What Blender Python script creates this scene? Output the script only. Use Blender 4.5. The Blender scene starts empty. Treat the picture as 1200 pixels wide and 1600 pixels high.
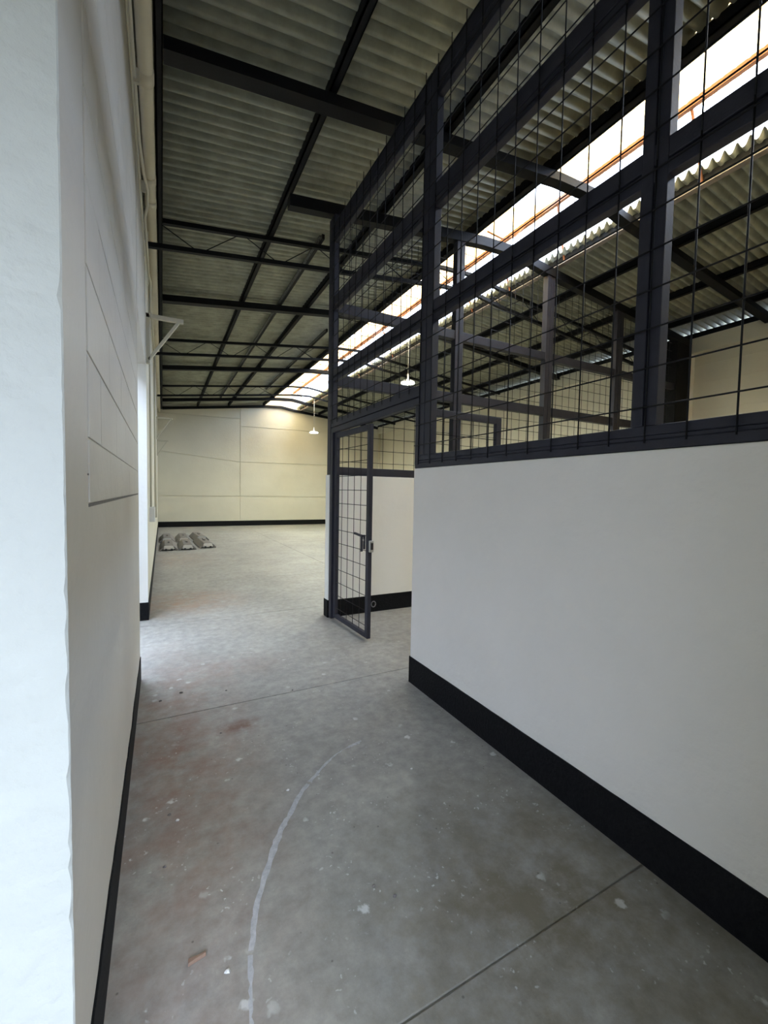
import bpy, math, random
from mathutils import Vector, Matrix

S = bpy.context.scene
random.seed(7)

# ------------------------------------------------------------------ camera
CAM_H = 1.45
F_PX, YAW, PITCH, ROLL = 657.68, .4853, -.0468, .0177
cam_d = bpy.data.cameras.new('camera')
cam_d.sensor_fit = 'HORIZONTAL'
cam_d.sensor_width = 36.0
cam_d.lens = F_PX / 1200 * 36.0
cam_d.clip_start = 0.02
cam_d.clip_end = 400
cam = bpy.data.objects.new('camera', cam_d)
S.collection.objects.link(cam)
_f = Vector((math.sin(YAW) * math.cos(PITCH), math.cos(YAW) * math.cos(PITCH), math.sin(PITCH)))
_r = Vector((math.cos(YAW), -math.sin(YAW), 0))
_u = _r.cross(_f)
_c, _s = math.cos(ROLL), math.sin(ROLL)
_R, _U = _c * _r + _s * _u, -_s * _r + _c * _u
cam.matrix_world = Matrix(((_R.x, _U.x, -_f.x, 0), (_R.y, _U.y, -_f.y, 0), (_R.z, _U.z, -_f.z, CAM_H), (0, 0, 0, 1)))
S.camera = cam

# ------------------------------------------------------------------ sky, exposure
SKY = 2.0
w = bpy.data.worlds.new('overcast_sky')
S.world = w
w.use_nodes = True
_bg = w.node_tree.nodes['Background']
_bg.inputs[0].default_value = (.65, .775, 1.0, 1)
# overcast sky: three times brighter overhead than at the horizon
_wn, _wl = w.node_tree.nodes, w.node_tree.links
_tc = _wn.new('ShaderNodeTexCoord')
_sx = _wn.new('ShaderNodeSeparateXYZ')
_mx = _wn.new('ShaderNodeMath')
_mx.operation = 'MAXIMUM'
_mx.inputs[1].default_value = 0
_ma = _wn.new('ShaderNodeMath')
_ma.operation = 'MULTIPLY_ADD'
_ma.inputs[1].default_value = SKY * 2 / 3
_ma.inputs[2].default_value = SKY / 3
_wl.new(_tc.outputs['Generated'], _sx.inputs[0])
_wl.new(_sx.outputs['Z'], _mx.inputs[0])
_wl.new(_mx.outputs[0], _ma.inputs[0])
_wl.new(_ma.outputs[0], _bg.inputs[1])
S.view_settings.view_transform = 'Standard'
S.view_settings.look = 'None'
S.view_settings.gamma = 1.0
S.view_settings.use_curve_mapping = False
S.view_settings.exposure = 3.5
S.cycles.max_bounces = 14
S.cycles.diffuse_bounces = 8
S.cycles.transparent_max_bounces = 24


def portal(name, loc, rot, sx, sy):
    """daylight sampling through a real opening (adds no light of its own)"""
    l = bpy.data.lights.new(name, 'AREA')
    l.shape = 'RECTANGLE'
    l.size, l.size_y = sx, sy
    l.cycles.is_portal = True
    o = bpy.data.objects.new(name, l)
    S.collection.objects.link(o)
    o.location = loc
    o.rotation_euler = rot


H90 = math.pi / 2
DOOR_X0, DOOR_X1, DOOR_Z, FRONT_Y = -1.3, .18, 2.05, -.12
portal('daylight_entrance', ((DOOR_X0 + DOOR_X1) / 2, FRONT_Y - .61, DOOR_Z / 2), (H90, 0, 0), DOOR_X1 - DOOR_X0, DOOR_Z)
portal('daylight_side_door', (-.42, 4.425, 1.385), (0, -H90, 0), 2.77, 1.63)
portal('daylight_ridge', (5.24, 7.55, 5.32), (0, H90, 0), .80, 20.3)

# ------------------------------------------------------------------ helpers
COL = S.collection
MATS = {}


def material(name, color, rough=.7, metal=0, noise=0, nscale=6, color2=None, bump=0, bscale=40, spec=.5, detail=6):
    m = bpy.data.materials.new(name)
    m.use_nodes = True
    nt = m.node_tree
    b = nt.nodes['Principled BSDF']
    b.inputs['Base Color'].default_value = (*color, 1)
    b.inputs['Roughness'].default_value = rough
    b.inputs['Metallic'].default_value = metal
    b.inputs['Specular IOR Level'].default_value = spec
    tc = nt.nodes.new('ShaderNodeTexCoord')
    if noise:
        n = nt.nodes.new('ShaderNodeTexNoise')
        n.inputs['Scale'].default_value = nscale
        n.inputs['Detail'].default_value = detail
        n.inputs['Roughness'].default_value = .62
        nt.links.new(tc.outputs['Object'], n.inputs['Vector'])
        r = nt.nodes.new('ShaderNodeValToRGB')
        r.color_ramp.elements[0].position = .5 - .5 * noise
        r.color_ramp.elements[1].position = .5 + .5 * noise
        r.color_ramp.elements[0].color = (*(color2 or tuple(c * .75 for c in color)), 1)
        r.color_ramp.elements[1].color = (*color, 1)
        nt.links.new(n.outputs['Fac'], r.inputs['Fac'])
        nt.links.new(r.outputs['Color'], b.inputs['Base Color'])
    if bump:
        n2 = nt.nodes.new('ShaderNodeTexNoise')
        n2.inputs['Scale'].default_value = bscale
        n2.inputs['Detail'].default_value = 5
        nt.links.new(tc.outputs['Object'], n2.inputs['Vector'])
        bp = nt.nodes.new('ShaderNodeBump')
        bp.inputs['Strength'].default_value = bump
        bp.inputs['Distance'].default_value = .01
        nt.links.new(n2.outputs['Fac'], bp.inputs['Height'])
        nt.links.new(bp.outputs['Normal'], b.inputs['Normal'])
    MATS[name] = m
    return m


material('cream_paint', (.68, .65, .54), .6, noise=.5, nscale=1.3, color2=(.62, .59, .485), bump=.25, bscale=25)
material('grey_cream_paint', (.60, .57, .51), .55, noise=.5, nscale=1.5, color2=(.54, .51, .45), bump=.3, bscale=22)
material('white_paint', (.83, .795, .75), .5, noise=.5, nscale=2.0, color2=(.77, .74, .695), bump=.8, bscale=11)
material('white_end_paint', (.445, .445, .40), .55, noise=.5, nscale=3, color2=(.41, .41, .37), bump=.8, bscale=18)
material('lightened_white_paint', (.86, .85, .80), .5, noise=.5, nscale=2.0, color2=(.82, .81, .76), bump=.3, bscale=14)
material('black_paint', (.007, .007, .008), .7, spec=.2, noise=.3, nscale=30, color2=(.003, .003, .004), bump=.4, bscale=60)
material('black_steel', (.034, .034, .047), .55, spec=.3, noise=.4, nscale=9, color2=(.024, .024, .034), bump=.1, bscale=70)
material('rafter_steel', (.008, .008, .009), .6, spec=.2, noise=.4, nscale=7, color2=(.005, .005, .006), bump=.1, bscale=50)
material('wire_steel', (.010, .010, .012), .6, spec=.2)
material('zinc_sheet', (.40, .40, .31), .6, metal=.0, noise=.45, nscale=5, color2=(.22, .225, .165), bump=.08, bscale=60, detail=9)
material('rail_grey', (.07, .07, .066), .5, metal=.3)
material('rust', (.42, .17, .075), .8, noise=.5, nscale=12, color2=(.25, .09, .04))
material('light_purlin', (.36, .31, .28), .6, noise=.4, nscale=9, color2=(.24, .19, .16))
material('pvc_cream', (.66, .61, .47), .4, noise=.3, nscale=4, color2=(.60, .55, .42))
material('cable_cream', (.55, .52, .42), .5)
material('galvanised', (.50, .50, .48), .35, metal=.7)
material('fitting_grey', (.22, .20, .185), .6, noise=.5, nscale=14, color2=(.13, .115, .105))
material('fitting_white', (.58, .56, .53), .5)
material('fitting_dark', (.03, .027, .025), .5)
material('lamp_white', (.75, .75, .73), .4)
material('joint_shade', (.20, .185, .165), .9, noise=.4, nscale=20)  # dark tone standing in for shade inside the joints
material('outdoor_concrete', (.42, .41, .39), .8, noise=.4, nscale=3)
material('chalk', (.52, .52, .53), .9, noise=.4, nscale=45, color2=(.33, .33, .34))
material('wood_chip', (.30, .19, .13), .8, noise=.5, nscale=40)
material('crumb', (.16, .14, .13), .9)
material('crumb_pale', (.66, .64, .60), .9)
material('ring_steel', (.25, .25, .27), .3, metal=.8)

# translucent rooflight
m = bpy.data.materials.new('translucent_sheet')
m.use_nodes = True
nt = m.node_tree
nt.nodes.remove(nt.nodes['Principled BSDF'])
out = nt.nodes['Material Output']
tr = nt.nodes.new('ShaderNodeBsdfTranslucent')
tp = nt.nodes.new('ShaderNodeBsdfTransparent')
df = nt.nodes.new('ShaderNodeBsdfDiffuse')
nz = nt.nodes.new('ShaderNodeTexNoise')
nz.inputs['Scale'].default_value = 2.5
tcn = nt.nodes.new('ShaderNodeTexCoord')
rp = nt.nodes.new('ShaderNodeValToRGB')
rp.color_ramp.elements[0].color = (.76, .64, .45, 1)
rp.color_ramp.elements[1].color = (1.0, .865, .61, 1)
nt.links.new(tcn.outputs['Object'], nz.inputs['Vector'])
nt.links.new(nz.outputs['Fac'], rp.inputs['Fac'])
nt.links.new(rp.outputs['Color'], tr.inputs['Color'])
df.inputs['Color'].default_value = (.7, .7, .7, 1)
tp.inputs['Color'].default_value = (1.0, .88, .63, 1)
m1 = nt.nodes.new('ShaderNodeMixShader')
m2 = nt.nodes.new('ShaderNodeMixShader')
m1.inputs[0].default_value = .06
m2.inputs[0].default_value = .55
nt.links.new(tr.outputs[0], m1.inputs[1])
nt.links.new(df.outputs[0], m1.inputs[2])
nt.links.new(m1.outputs[0], m2.inputs[1])
nt.links.new(tp.outputs[0], m2.inputs[2])
nt.links.new(m2.outputs[0], out.inputs['Surface'])
MATS['translucent_sheet'] = m
# clear sheet
m = bpy.data.materials.new('clear_sheet')
m.use_nodes = True
nt = m.node_tree
nt.nodes.remove(nt.nodes['Principled BSDF'])
out = nt.nodes['Material Output']
tp = nt.nodes.new('ShaderNodeBsdfTransparent')
gl = nt.nodes.new('ShaderNodeBsdfGlossy')
gl.inputs['Roughness'].default_value = .15
mx = nt.nodes.new('ShaderNodeMixShader')
mx.inputs[0].default_value = .06
nt.links.new(tp.outputs[0], mx.inputs[1])
nt.links.new(gl.outputs[0], mx.inputs[2])
nt.links.new(mx.outputs[0], out.inputs['Surface'])
MATS['clear_sheet'] = m
# lamp diffuser
m = bpy.data.materials.new('lamp_diffuser')
m.use_nodes = True
b = m.node_tree.nodes['Principled BSDF']
b.inputs['Base Color'].default_value = (.9, .95, .9, 1)
b.inputs['Emission Color'].default_value = (.86, 1.0, .90, 1)
b.inputs['Emission Strength'].default_value = 6
MATS['lamp_diffuser'] = m

# floor concrete with splashes of paint, red dust, stains and a painted shadow
m = bpy.data.materials.new('floor_concrete')
m.use_nodes = True
nt = m.node_tree
L = nt.links.new
b = nt.nodes['Principled BSDF']
b.inputs['Roughness'].default_value = .42
b.inputs['Specular IOR Level'].default_value = .45
geo = nt.nodes.new('ShaderNodeNewGeometry')
POS = geo.outputs['Position']


def nnoise(scale, detail=6, rough=.6):
    n = nt.nodes.new('ShaderNodeTexNoise')
    n.inputs['Scale'].default_value = scale
    n.inputs['Detail'].default_value = detail
    n.inputs['Roughness'].default_value = rough
    L(POS, n.inputs['Vector'])
    return n.outputs['Fac']


def nramp(sock, stops):
    r = nt.nodes.new('ShaderNodeValToRGB')
    e = r.color_ramp.elements
    while len(e) < len(stops):
        e.new(.5)
    for el, (p, c) in zip(e, stops):
        el.position = p
        el.color = (*c, 1) if len(c) == 3 else c
    L(sock, r.inputs['Fac'])
    return r.outputs['Color']


def nmix(fac, a, bb):
    x = nt.nodes.new('ShaderNodeMix')
    x.data_type = 'RGBA'
    L(fac, x.inputs['Factor'])
    if isinstance(a, tuple):
        x.inputs['A'].default_value = (*a, 1)
    else:
        L(a, x.inputs['A'])
    if isinstance(bb, tuple):
        x.inputs['B'].default_value = (*bb, 1)
    else:
        L(bb, x.inputs['B'])
    return x.outputs['Result']


def nmath(op, a, bb=None):
    x = nt.nodes.new('ShaderNodeMath')
    x.operation = op
    for i, v in enumerate((a, bb)):
        if v is None:
            continue
        if isinstance(v, (int, float)):
            x.inputs[i].default_value = v
        else:
            L(v, x.inputs[i])
    return x.outputs[0]


def blot(cx, cy, rx, ry, soft=.5, power=1):
    """soft elliptical patch centred on a spot of the floor"""
    mp = nt.nodes.new('ShaderNodeMapping')
    mp.vector_type = 'POINT'
    mp.inputs['Location'].default_value = (-cx / rx, -cy / ry, 0)
    mp.inputs['Scale'].default_value = (1 / rx, 1 / ry, 0)
    L(POS, mp.inputs['Vector'])
    ln = nt.nodes.new('ShaderNodeVectorMath')
    ln.operation = 'LENGTH'
    L(mp.outputs[0], ln.inputs[0])
    d = nmath('SUBTRACT', 1.0, ln.outputs['Value'])
    return nmath('MAXIMUM', d, 0.0)


base = nramp(nnoise(1.1, 8, .65), [(.3, (.28, .266, .238)), (.5, (.335, .32, .288)), (.72, (.39, .374, .336))])
mott = nramp(nnoise(14, 6, .7), [(.3, (.70, .70, .70)), (.7, (1.12, 1.12, 1.12))])
mul = nt.nodes.new('ShaderNodeMix')
mul.data_type = 'RGBA'
mul.blend_type = 'MULTIPLY'
mul.inputs['Factor'].default_value = 1
L(base, mul.inputs['A'])
L(mott, mul.inputs['B'])
col = mul.outputs['Result']
# brown red dust lying along the left wall and by the side door, plus a painted shadow
dust_shade_n = nramp(nnoise(5, 7, .7), [(.35, (0, 0, 0)), (.75, (1, 1, 1))])
for cx, cy, rx, ry, k, c in [(.05, 2.5, .55, 2.0, .8, (.24, .135, .10)), (.25, 5.9, .9, .8, .9, (.33, .20, .13)),
                             (.46, 3.55, .6, .35, .5, (.30, .20, .16)), (.43, 2.62, .17, .12, 1.3, (.17, .08, .055)),
                             (1.25, .95, 1.0, .8, 1.1, (.17, .145, .095)), (.2, 9.6, .9, 1.4, .5, (.36, .25, .17))]:  # olive patch: viewer's shadow painted into the colour, over some dirt
    f = nmath('MULTIPLY', blot(cx, cy, rx, ry), nmath('MULTIPLY', dust_shade_n, k * 1.6))
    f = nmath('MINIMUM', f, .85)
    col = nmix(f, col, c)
# dried splashes of white paint and plaster
vor = nt.nodes.new('ShaderNodeTexVoronoi')
vor.inputs['Scale'].default_value = 7
vor.inputs['Randomness'].default_value = 1
wob = nt.nodes.new('ShaderNodeVectorMath')
wob.operation = 'ADD'
nzv = nt.nodes.new('ShaderNodeTexNoise')
nzv.inputs['Scale'].default_value = 45
L(POS, nzv.inputs['Vector'])
sc_ = nt.nodes.new('ShaderNodeVectorMath')
sc_.operation = 'SCALE'
sc_.inputs['Scale'].default_value = .035
L(nzv.outputs['Color'], sc_.inputs[0])
L(POS, wob.inputs[0])
L(sc_.outputs[0], wob.inputs[1])
L(wob.outputs[0], vor.inputs['Vector'])
big = nramp(vor.outputs['Distance'], [(.09, (1, 1, 1)), (.15, (0, 0, 0))])
gate = nramp(nnoise(2.3, 3), [(.46, (0, 0, 0)), (.56, (1, 1, 1))])
v2 = nt.nodes.new('ShaderNodeTexVoronoi')
v2.inputs['Scale'].default_value = 34
L(wob.outputs[0], v2.inputs['Vector'])
small = nramp(v2.outputs['Distance'], [(.10, (1, 1, 1)), (.2, (0, 0, 0))])
gate2 = nramp(nnoise(3.7, 3), [(.50, (0, 0, 0)), (.66, (1, 1, 1))])
near = nramp(nmath('MULTIPLY', nmath('ADD', nt.nodes.new('ShaderNodeSeparateXYZ').inputs[0].node.outputs[1], 0), .2), [(.45, (1, 1, 1)), (.85, (.15, .15, .15))])
sep = [n for n in nt.nodes if n.type == 'SEPXYZ'][0]
L(POS, sep.inputs[0])
spl = nmath('MULTIPLY', nmath('MAXIMUM', nmath('MULTIPLY', big, gate), nmath('MULTIPLY', small, gate2)), near)
col = nmix(nmath('MULTIPLY', spl, .8), col, (.66, .66, .64))
dv = nt.nodes.new('ShaderNodeTexVoronoi')
dv.inputs['Scale'].default_value = 11
L(POS, dv.inputs['Vector'])
dark = nramp(dv.outputs['Distance'], [(.03, (1, 1, 1)), (.055, (0, 0, 0))])
col = nmix(nmath('MULTIPLY', dark, .6), col, (.07, .06, .05))
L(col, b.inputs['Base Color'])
rr = nramp(nnoise(3.1, 5), [(.3, (.50, .50, .50)), (.7, (.72, .72, .72))])
L(rr, b.inputs['Roughness'])
bp = nt.nodes.new('ShaderNodeBump')
bp.inputs['Strength'].default_value = .12
bp.inputs['Distance'].default_value = .01
L(nnoise(38, 5), bp.inputs['Height'])
L(bp.outputs['Normal'], b.inputs['Normal'])
MATS['floor_concrete'] = m


class MB:
    def __init__(self):
        self.v, self.f = [], []

    def add(self, vs, fs):
        k = len(self.v)
        self.v += [tuple(p) for p in vs]
        self.f += [tuple(i + k for i in q) for q in fs]
        return self

    def box(self, x0, x1, y0, y1, z0, z1):
        return self.add([(x0, y0, z0), (x1, y0, z0), (x1, y1, z0), (x0, y1, z0), (x0, y0, z1), (x1, y0, z1), (x1, y1, z1), (x0, y1, z1)],
                        [(3, 2, 1, 0), (4, 5, 6, 7), (0, 1, 5, 4), (1, 2, 6, 5), (2, 3, 7, 6), (3, 0, 4, 7)])

    def prism(self, poly, d):
        """planar polygon (list of points) swept by vector d"""
        n = len(poly)
        a = [Vector(p) for p in poly]
        bb = [p + Vector(d) for p in a]
        return self.add(a + bb, [tuple(range(n))[::-1], tuple(range(n, 2 * n))] + [(i, (i + 1) % n, n + (i + 1) % n, n + i) for i in range(n)])

    def bar(self, p, q, wd, hd, up=(0, 0, 1)):
        """rectangular bar from p to q; wd across, hd along up"""
        p, q, up = Vector(p), Vector(q), Vector(up)
        t = (q - p).normalized()
        s = t.cross(up).normalized()
        n = s.cross(t).normalized()
        o = [s * (wd / 2) * i + n * (hd / 2) * j for i, j in ((-1, -1), (1, -1), (1, 1), (-1, 1))]
        return self.add([p + k for k in o] + [q + k for k in o], [(3, 2, 1, 0), (4, 5, 6, 7), (0, 1, 5, 4), (1, 2, 6, 5), (2, 3, 7, 6), (3, 0, 4, 7)])

    def tube(self, path, r, n=8, cap=True):
        path = [Vector(p) for p in path]
        rings = []
        ref = None
        for i, p in enumerate(path):
            t = (path[min(i + 1, len(path) - 1)] - path[max(i - 1, 0)]).normalized()
            if ref is None or abs(t.dot(ref)) > .98:
                ref = Vector((0, 0, 1)) if abs(t.z) < .9 else Vector((1, 0, 0))
            s = t.cross(ref).normalized()
            uu = s.cross(t).normalized()
            ref = uu
            rings.append([p + s * (r * math.cos(2 * math.pi * k / n)) + uu * (r * math.sin(2 * math.pi * k / n)) for k in range(n)])
        vs = [q for g in rings for q in g]
        fs = []
        for i in range(len(rings) - 1):
            for k in range(n):
                fs.append((i * n + k, i * n + (k + 1) % n, (i + 1) * n + (k + 1) % n, (i + 1) * n + k))
        if cap:
            fs.append(tuple(range(n))[::-1])
            fs.append(tuple(range((len(rings) - 1) * n, len(rings) * n)))
        return self.add(vs, fs)

    def lathe(self, prof, c, n=24):
        cx, cy, cz = c
        vs, fs = [], []
        for (r, z) in prof:
            for k in range(n):
                a = 2 * math.pi * k / n
                vs.append((cx + r * math.cos(a), cy + r * math.sin(a), cz + z))
        for i in range(len(prof) - 1):
            for k in range(n):
                fs.append((i * n + k, i * n + (k + 1) % n, (i + 1) * n + (k + 1) % n, (i + 1) * n + k))
        fs.append(tuple(range(n))[::-1])
        fs.append(tuple(range((len(prof) - 1) * n, len(prof) * n)))
        return self.add(vs, fs)

    def mesh(self, name, mat, smooth=False, bevel=0):
        me = bpy.data.meshes.new(name)
        me.from_pydata(self.v, [], self.f)
        me.materials.append(MATS[mat])
        if smooth:
            for p in me.polygons:
                p.use_smooth = True
        me.update()
        return me

    def build(self, name, mat, parent=None, smooth=False, bevel=0):
        o = bpy.data.objects.new(name, self.mesh(name, mat, smooth))
        COL.objects.link(o)
        if parent is not None:
            put(o, parent)
        if bevel:
            md = o.modifiers.new('bevel', 'BEVEL')
            md.width = bevel
            md.segments = 2
            md.limit_method = 'ANGLE'
        return o


def base_of(o):
    v = Vector((0, 0, 0))
    while o is not None:
        v += o.location
        o = o.parent
    return v


def put(o, parent):
    o.parent = parent
    if parent.type == 'EMPTY':
        o.matrix_parent_inverse = Matrix.Translation(-Vector(parent.location))


def empty(name, loc):
    o = bpy.data.objects.new(name, None)
    COL.objects.link(o)
    o.location = loc
    o.empty_display_size = .2
    return o


def tag(o, label, cat=None, group=None, kind=None):
    o['label'] = label
    if cat:
        o['category'] = cat
    if group:
        o['group'] = group
    if kind:
        o['kind'] = kind
    return o


def struct(o, label=None, cat=None):
    o['kind'] = 'structure'
    if label:
        o['label'] = label
        o['category'] = cat
    return o


# ------------------------------------------------------------------ dimensions of the hall
WL, WR, YB, YF = -.155, 9.05, 17.70, -2.6       # left wall face, right wall face, back wall, front wall
CXF = 1.674
RX = 4.45                                          # ridge


def zb(x):
    """underside of the rafters"""
    if x <= 3.8:
        return 4.33 + .125 * (x + .15)
    if x <= 4.4:
        return 4.824 + (x - 3.8) * .05
    if x <= 4.97:
        return 4.854 - (x - 4.4) * .15
    return 4.769 - (x - 4.97) * .10


def zs(x):
    """roof sheets"""
    return zb(x) + .20


# ------------------------------------------------------------------ floor
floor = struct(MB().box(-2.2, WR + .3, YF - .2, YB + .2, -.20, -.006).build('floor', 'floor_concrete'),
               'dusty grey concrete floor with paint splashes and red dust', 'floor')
xs = [-2.2, 2.87, 5.95, WR + .02]
ys = [YF - .2, .925, 2.93, 5.01, 7.1, 9.2, 11.3, 13.4, 15.5, YB + .02]
for i in range(len(xs) - 1):
    for j in range(len(ys) - 1):
        g = .003
        MB().box(xs[i] + g, xs[i + 1] - g, ys[j] + g, ys[j + 1] - g, -.006, 0).build('slab', 'floor_concrete', floor, bevel=.003)
ground = struct(MB().box(-40, -2.2, -40, 60, -.3, -.06).build('ground', 'outdoor_concrete'), 'pale concrete ground outside the side door', 'ground')
MB().box(-2.2, 40, -40, YF - .2, -.3, -.06).build('yard_slab', 'outdoor_concrete', ground)
MB().box(-2.2, WL - .2, 1.3, 60, -.05, -.004).build('yard_slab', 'outdoor_concrete', ground)

# ------------------------------------------------------------------ walls
wl = MB()


def near_wall():
    """near length of the left wall with a chipped corner"""
    m_ = MB()
    rnd = random.Random(3)
    n = 170
    rows = []
    for i in range(n + 1):
        z = 4.28 * i / n
        j = max(0, rnd.gauss(0, .0006))
        if rnd.random() < .05 and z > .3:
            j += rnd.uniform(.0015, .004)
        if .55 < z < 1.3 and rnd.random() < .3:
            j += rnd.uniform(.001, .004)
        rows.append([(-1.95, .947, z), (WL - .0025 - j * 1.3, .947 + j * .2, z), (WL - j * .4, .947 + .0025 + j, z), (WL, 1.05, z), (WL, 3.61, z), (WL - .25, 3.61, z), (WL - .25, 1.2, z), (-1.95, 1.2, z)])
    k = 8
    vs = [p for r in rows for p in r]
    fs = []
    for i in range(n):
        for q in range(k):
            fs.append((i * k + q, i * k + (q + 1) % k, (i + 1) * k + (q + 1) % k, (i + 1) * k + q))
    fs.append(tuple(range(k))[::-1])
    fs.append(tuple(range(n * k, n * k + k)))
    return m_.add(vs, fs)


_nw = near_wall().build('wall_left', 'grey_cream_paint')
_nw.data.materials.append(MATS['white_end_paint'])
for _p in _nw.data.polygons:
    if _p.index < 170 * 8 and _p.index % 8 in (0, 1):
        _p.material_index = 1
wall_left = struct(_nw, 'near left wall with chipped white end and painted block infill', 'wall')
# blocked-up window: rows of painted concrete blocks, some joints still open
rnd = random.Random(11)
z = 1.412
k = 0
for h in (.155, .2, .2, .2, .2, .2, .2, .2, .2, .2, .2):
    y = 1.21 if k % 2 == 0 else .98 + .23
    off = 0 if k % 2 == 0 else .23
    edges = [1.21] + [1.21 + off + .46 * q for q in range(0 if off else 1, 6) if 1.3 < 1.21 + off + .46 * q < 3.4] + [3.5]
    for a, c in zip(edges, edges[1:]):
        ga = .004 if rnd.random() < .35 else .0008
        gz = .005 if rnd.random() < .55 else .001
        if k in (0, 1, 2):
            gz = .006
        MB().box(WL - .03, WL + .0035, a + ga, c - ga, z + .001, z + h - gz).build('block', 'grey_cream_paint', wall_left, bevel=.0015)
    z += h
    k += 1
_fw = MB().box(WL - .25, WL + .012, 5.24, YB, 0, 4.28).build('wall_left', 'cream_paint')
_fw.data.materials.append(MATS['lightened_white_paint'])
_fw.data.polygons[2].material_index = 1  # end face lightened to make up for daylight blocked outside
for _y0, _y1, _z0, _z1 in ((1.21, 3.505, 1.403, 1.411), (3.501, 3.509, 1.403, 3.57), (1.2, 1.32, 1.478, 1.482)):
    MB().box(WL - .01, WL + .002, _y0, _y1, _z0, _z1).build('mortar_joint', 'joint_shade', wall_left)  # dark strips paint in the shade of the recessed joints
wall_left2 = struct(_fw, 'far left wall beyond the side opening, cream painted', 'wall')
struct(MB().box(WL - .25, WL + .002, 3.61, 5.24, 2.77, 4.28).build('wall_left_lintel', 'grey_cream_paint'), 'deep lintel over the side opening in the left wall', 'wall')
# ragged top of the left wall under the roof
rt = MB()
rnd = random.Random(5)
y = 1.2
while y < YB - .3:
    l_ = rnd.uniform(.18, .5)
    rt.box(WL - .25, WL - .01 - rnd.uniform(0, .02), y, y + l_ - rnd.uniform(.0, .12), 4.27, 4.30 + rnd.uniform(.0, .10))
    y += l_
rt.box(WL - .25, WL - .06, .95, YB, 4.26, 4.62)
struct(rt.build('wall_left_top', 'cream_paint'), 'rough broken top of the left wall under the roof', 'wall')


def skirting(name, pts, h, proud, label, side, jag=.0):
    """painted black band following a polyline of (x, y); side = unit normal (nx, ny) per segment"""
    m_ = MB()
    rnd_ = random.Random(len(label))
    for (x0, y0, x1, y1, nx, ny) in pts:
        n = max(2, int(math.hypot(x1 - x0, y1 - y0) / .06))
        lo, hi, lo2, hi2 = [], [], [], []
        off = 0
        for i in range(n + 1):
            t = i / n
            off = off * .8 + rnd_.gauss(0, jag)
            x, yy = x0 + (x1 - x0) * t, y0 + (y1 - y0) * t
            hi.append((x + nx * proud, yy + ny * proud, h + off))
            lo.append((x + nx * proud, yy + ny * proud, 0))
            hi2.append((x - nx * .01, yy - ny * .01, h + off))
            lo2.append((x - nx * .01, yy - ny * .01, 0))
        vs = lo + hi + hi2 + lo2
        N = n + 1
        fs = []
        for i in range(n):
            for a, c in ((0, 1), (1, 2), (2, 3), (3, 0)):
                fs.append((a * N + i, a * N + i + 1, c * N + i + 1, c * N + i))
        fs.append((0, N, 2 * N, 3 * N))
        fs.append((N - 1, 2 * N - 1, 3 * N - 1, 4 * N - 1))
        m_.add(vs, fs)
    return struct(m_.build(name, 'black_paint'), label, 'baseboard')


skirting('baseboard_left', [(WL, .96, WL, 3.61, 1, 0), (WL, 3.61, WL - .25, 3.61, 0, 1)], .185, .006, 'wavy black painted skirting on the near left wall', 1, .006)
skirting('baseboard_left', [(WL + .012, 5.24, WL + .012, YB, 1, 0), (WL - .25, 5.24, WL + .018, 5.24, 0, -1)], .20, .006, 'black skirting of the far left wall beyond the side opening', 1, .001)

# back wall of big painted panels
bw = struct(MB().prism([(WL - .25, YB + .03, 0), (WR + .25, YB + .03, 0)] + [(x, YB + .03, zb(x) + .17) for x in (WR + .25, 6.5, 5.3)] + [(5.3, YB + .03, 5.72), (3.6, YB + .03, 5.02)] + [(WL - .25, YB + .03, zb(WL) + .17)], (0, .2, 0)).build('wall_back', 'cream_paint'),
            'cream painted back wall of large panels under the roof', 'wall')


def panel(poly):
    g = .011
    cx = sum(p[0] for p in poly) / len(poly)
    cz = sum(p[1] for p in poly) / len(poly)
    pts = [(x + (g if x < cx else -g), YB, z_ + (g if z_ < cz else -g)) for x, z_ in poly]
    MB().prism(pts, (0, .034, 0)).build('panel', 'cream_paint', bw)


LX = WL + .005
for a, c, zl in ((LX, 2.77, (1.18, 1.18, 2.84, 2.555, 4.235, 4.27)), (2.77, 7.05, (1.19, 1.19, 2.56, 2.60, 3.98, 4.03)), (7.05, WR, (1.19, 1.19, 2.6, 2.6, 4.03, 4.03))):
    zl = list(zl)
    lev = [(0, 0), (zl[0], zl[1]), (zl[2], zl[3]), (zl[4], zl[5]), (zb(a) + .1, zb(c) + .1)]
    for (l0, l1), (h0, h1) in zip(lev, lev[1:]):
        if h0 > zb(a) and a == 2.77:
            panel([(a, l0), (c, l1), (c, h1), (4.7, zb(4.7) + .1), (3.9, zb(3.9) + .1), (a, h0)])
        else:
            panel([(a, l0), (c, l1), (c, h1), (a, h0)])
skirting('baseboard_back', [(WL, YB, WR, YB, 0, -1)], .205, .006, 'black skirting along the foot of the back wall', 1, .0)

# right wall with ledge beam
struct(MB().box(WR, WR + .25, YF, YB, 0, 4.30).build('wall_right', 'cream_paint'), 'cream right wall seen through the wire mesh', 'wall')
struct(MB().box(WR - .16, WR + .2, YF, YB - .002, 4.17, 4.452).build('trim_1', 'cream_paint', bevel=.01), 'cream ledge beam along the top of the right wall', 'trim')
lines = MB()
for zz in (2.45, 3.1, 3.62, 3.95):
    lines.box(WR - .012, WR + .01, YF, YB - .01, zz, zz + .012)
struct(lines.build('trim_2', 'cream_paint'), 'thin raised courses across the cream right wall', 'trim')
skirting('baseboard_right', [(WR, YF, WR, YB, -1, 0)], .2, .006, 'black skirting at the foot of the right wall', 1)

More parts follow.
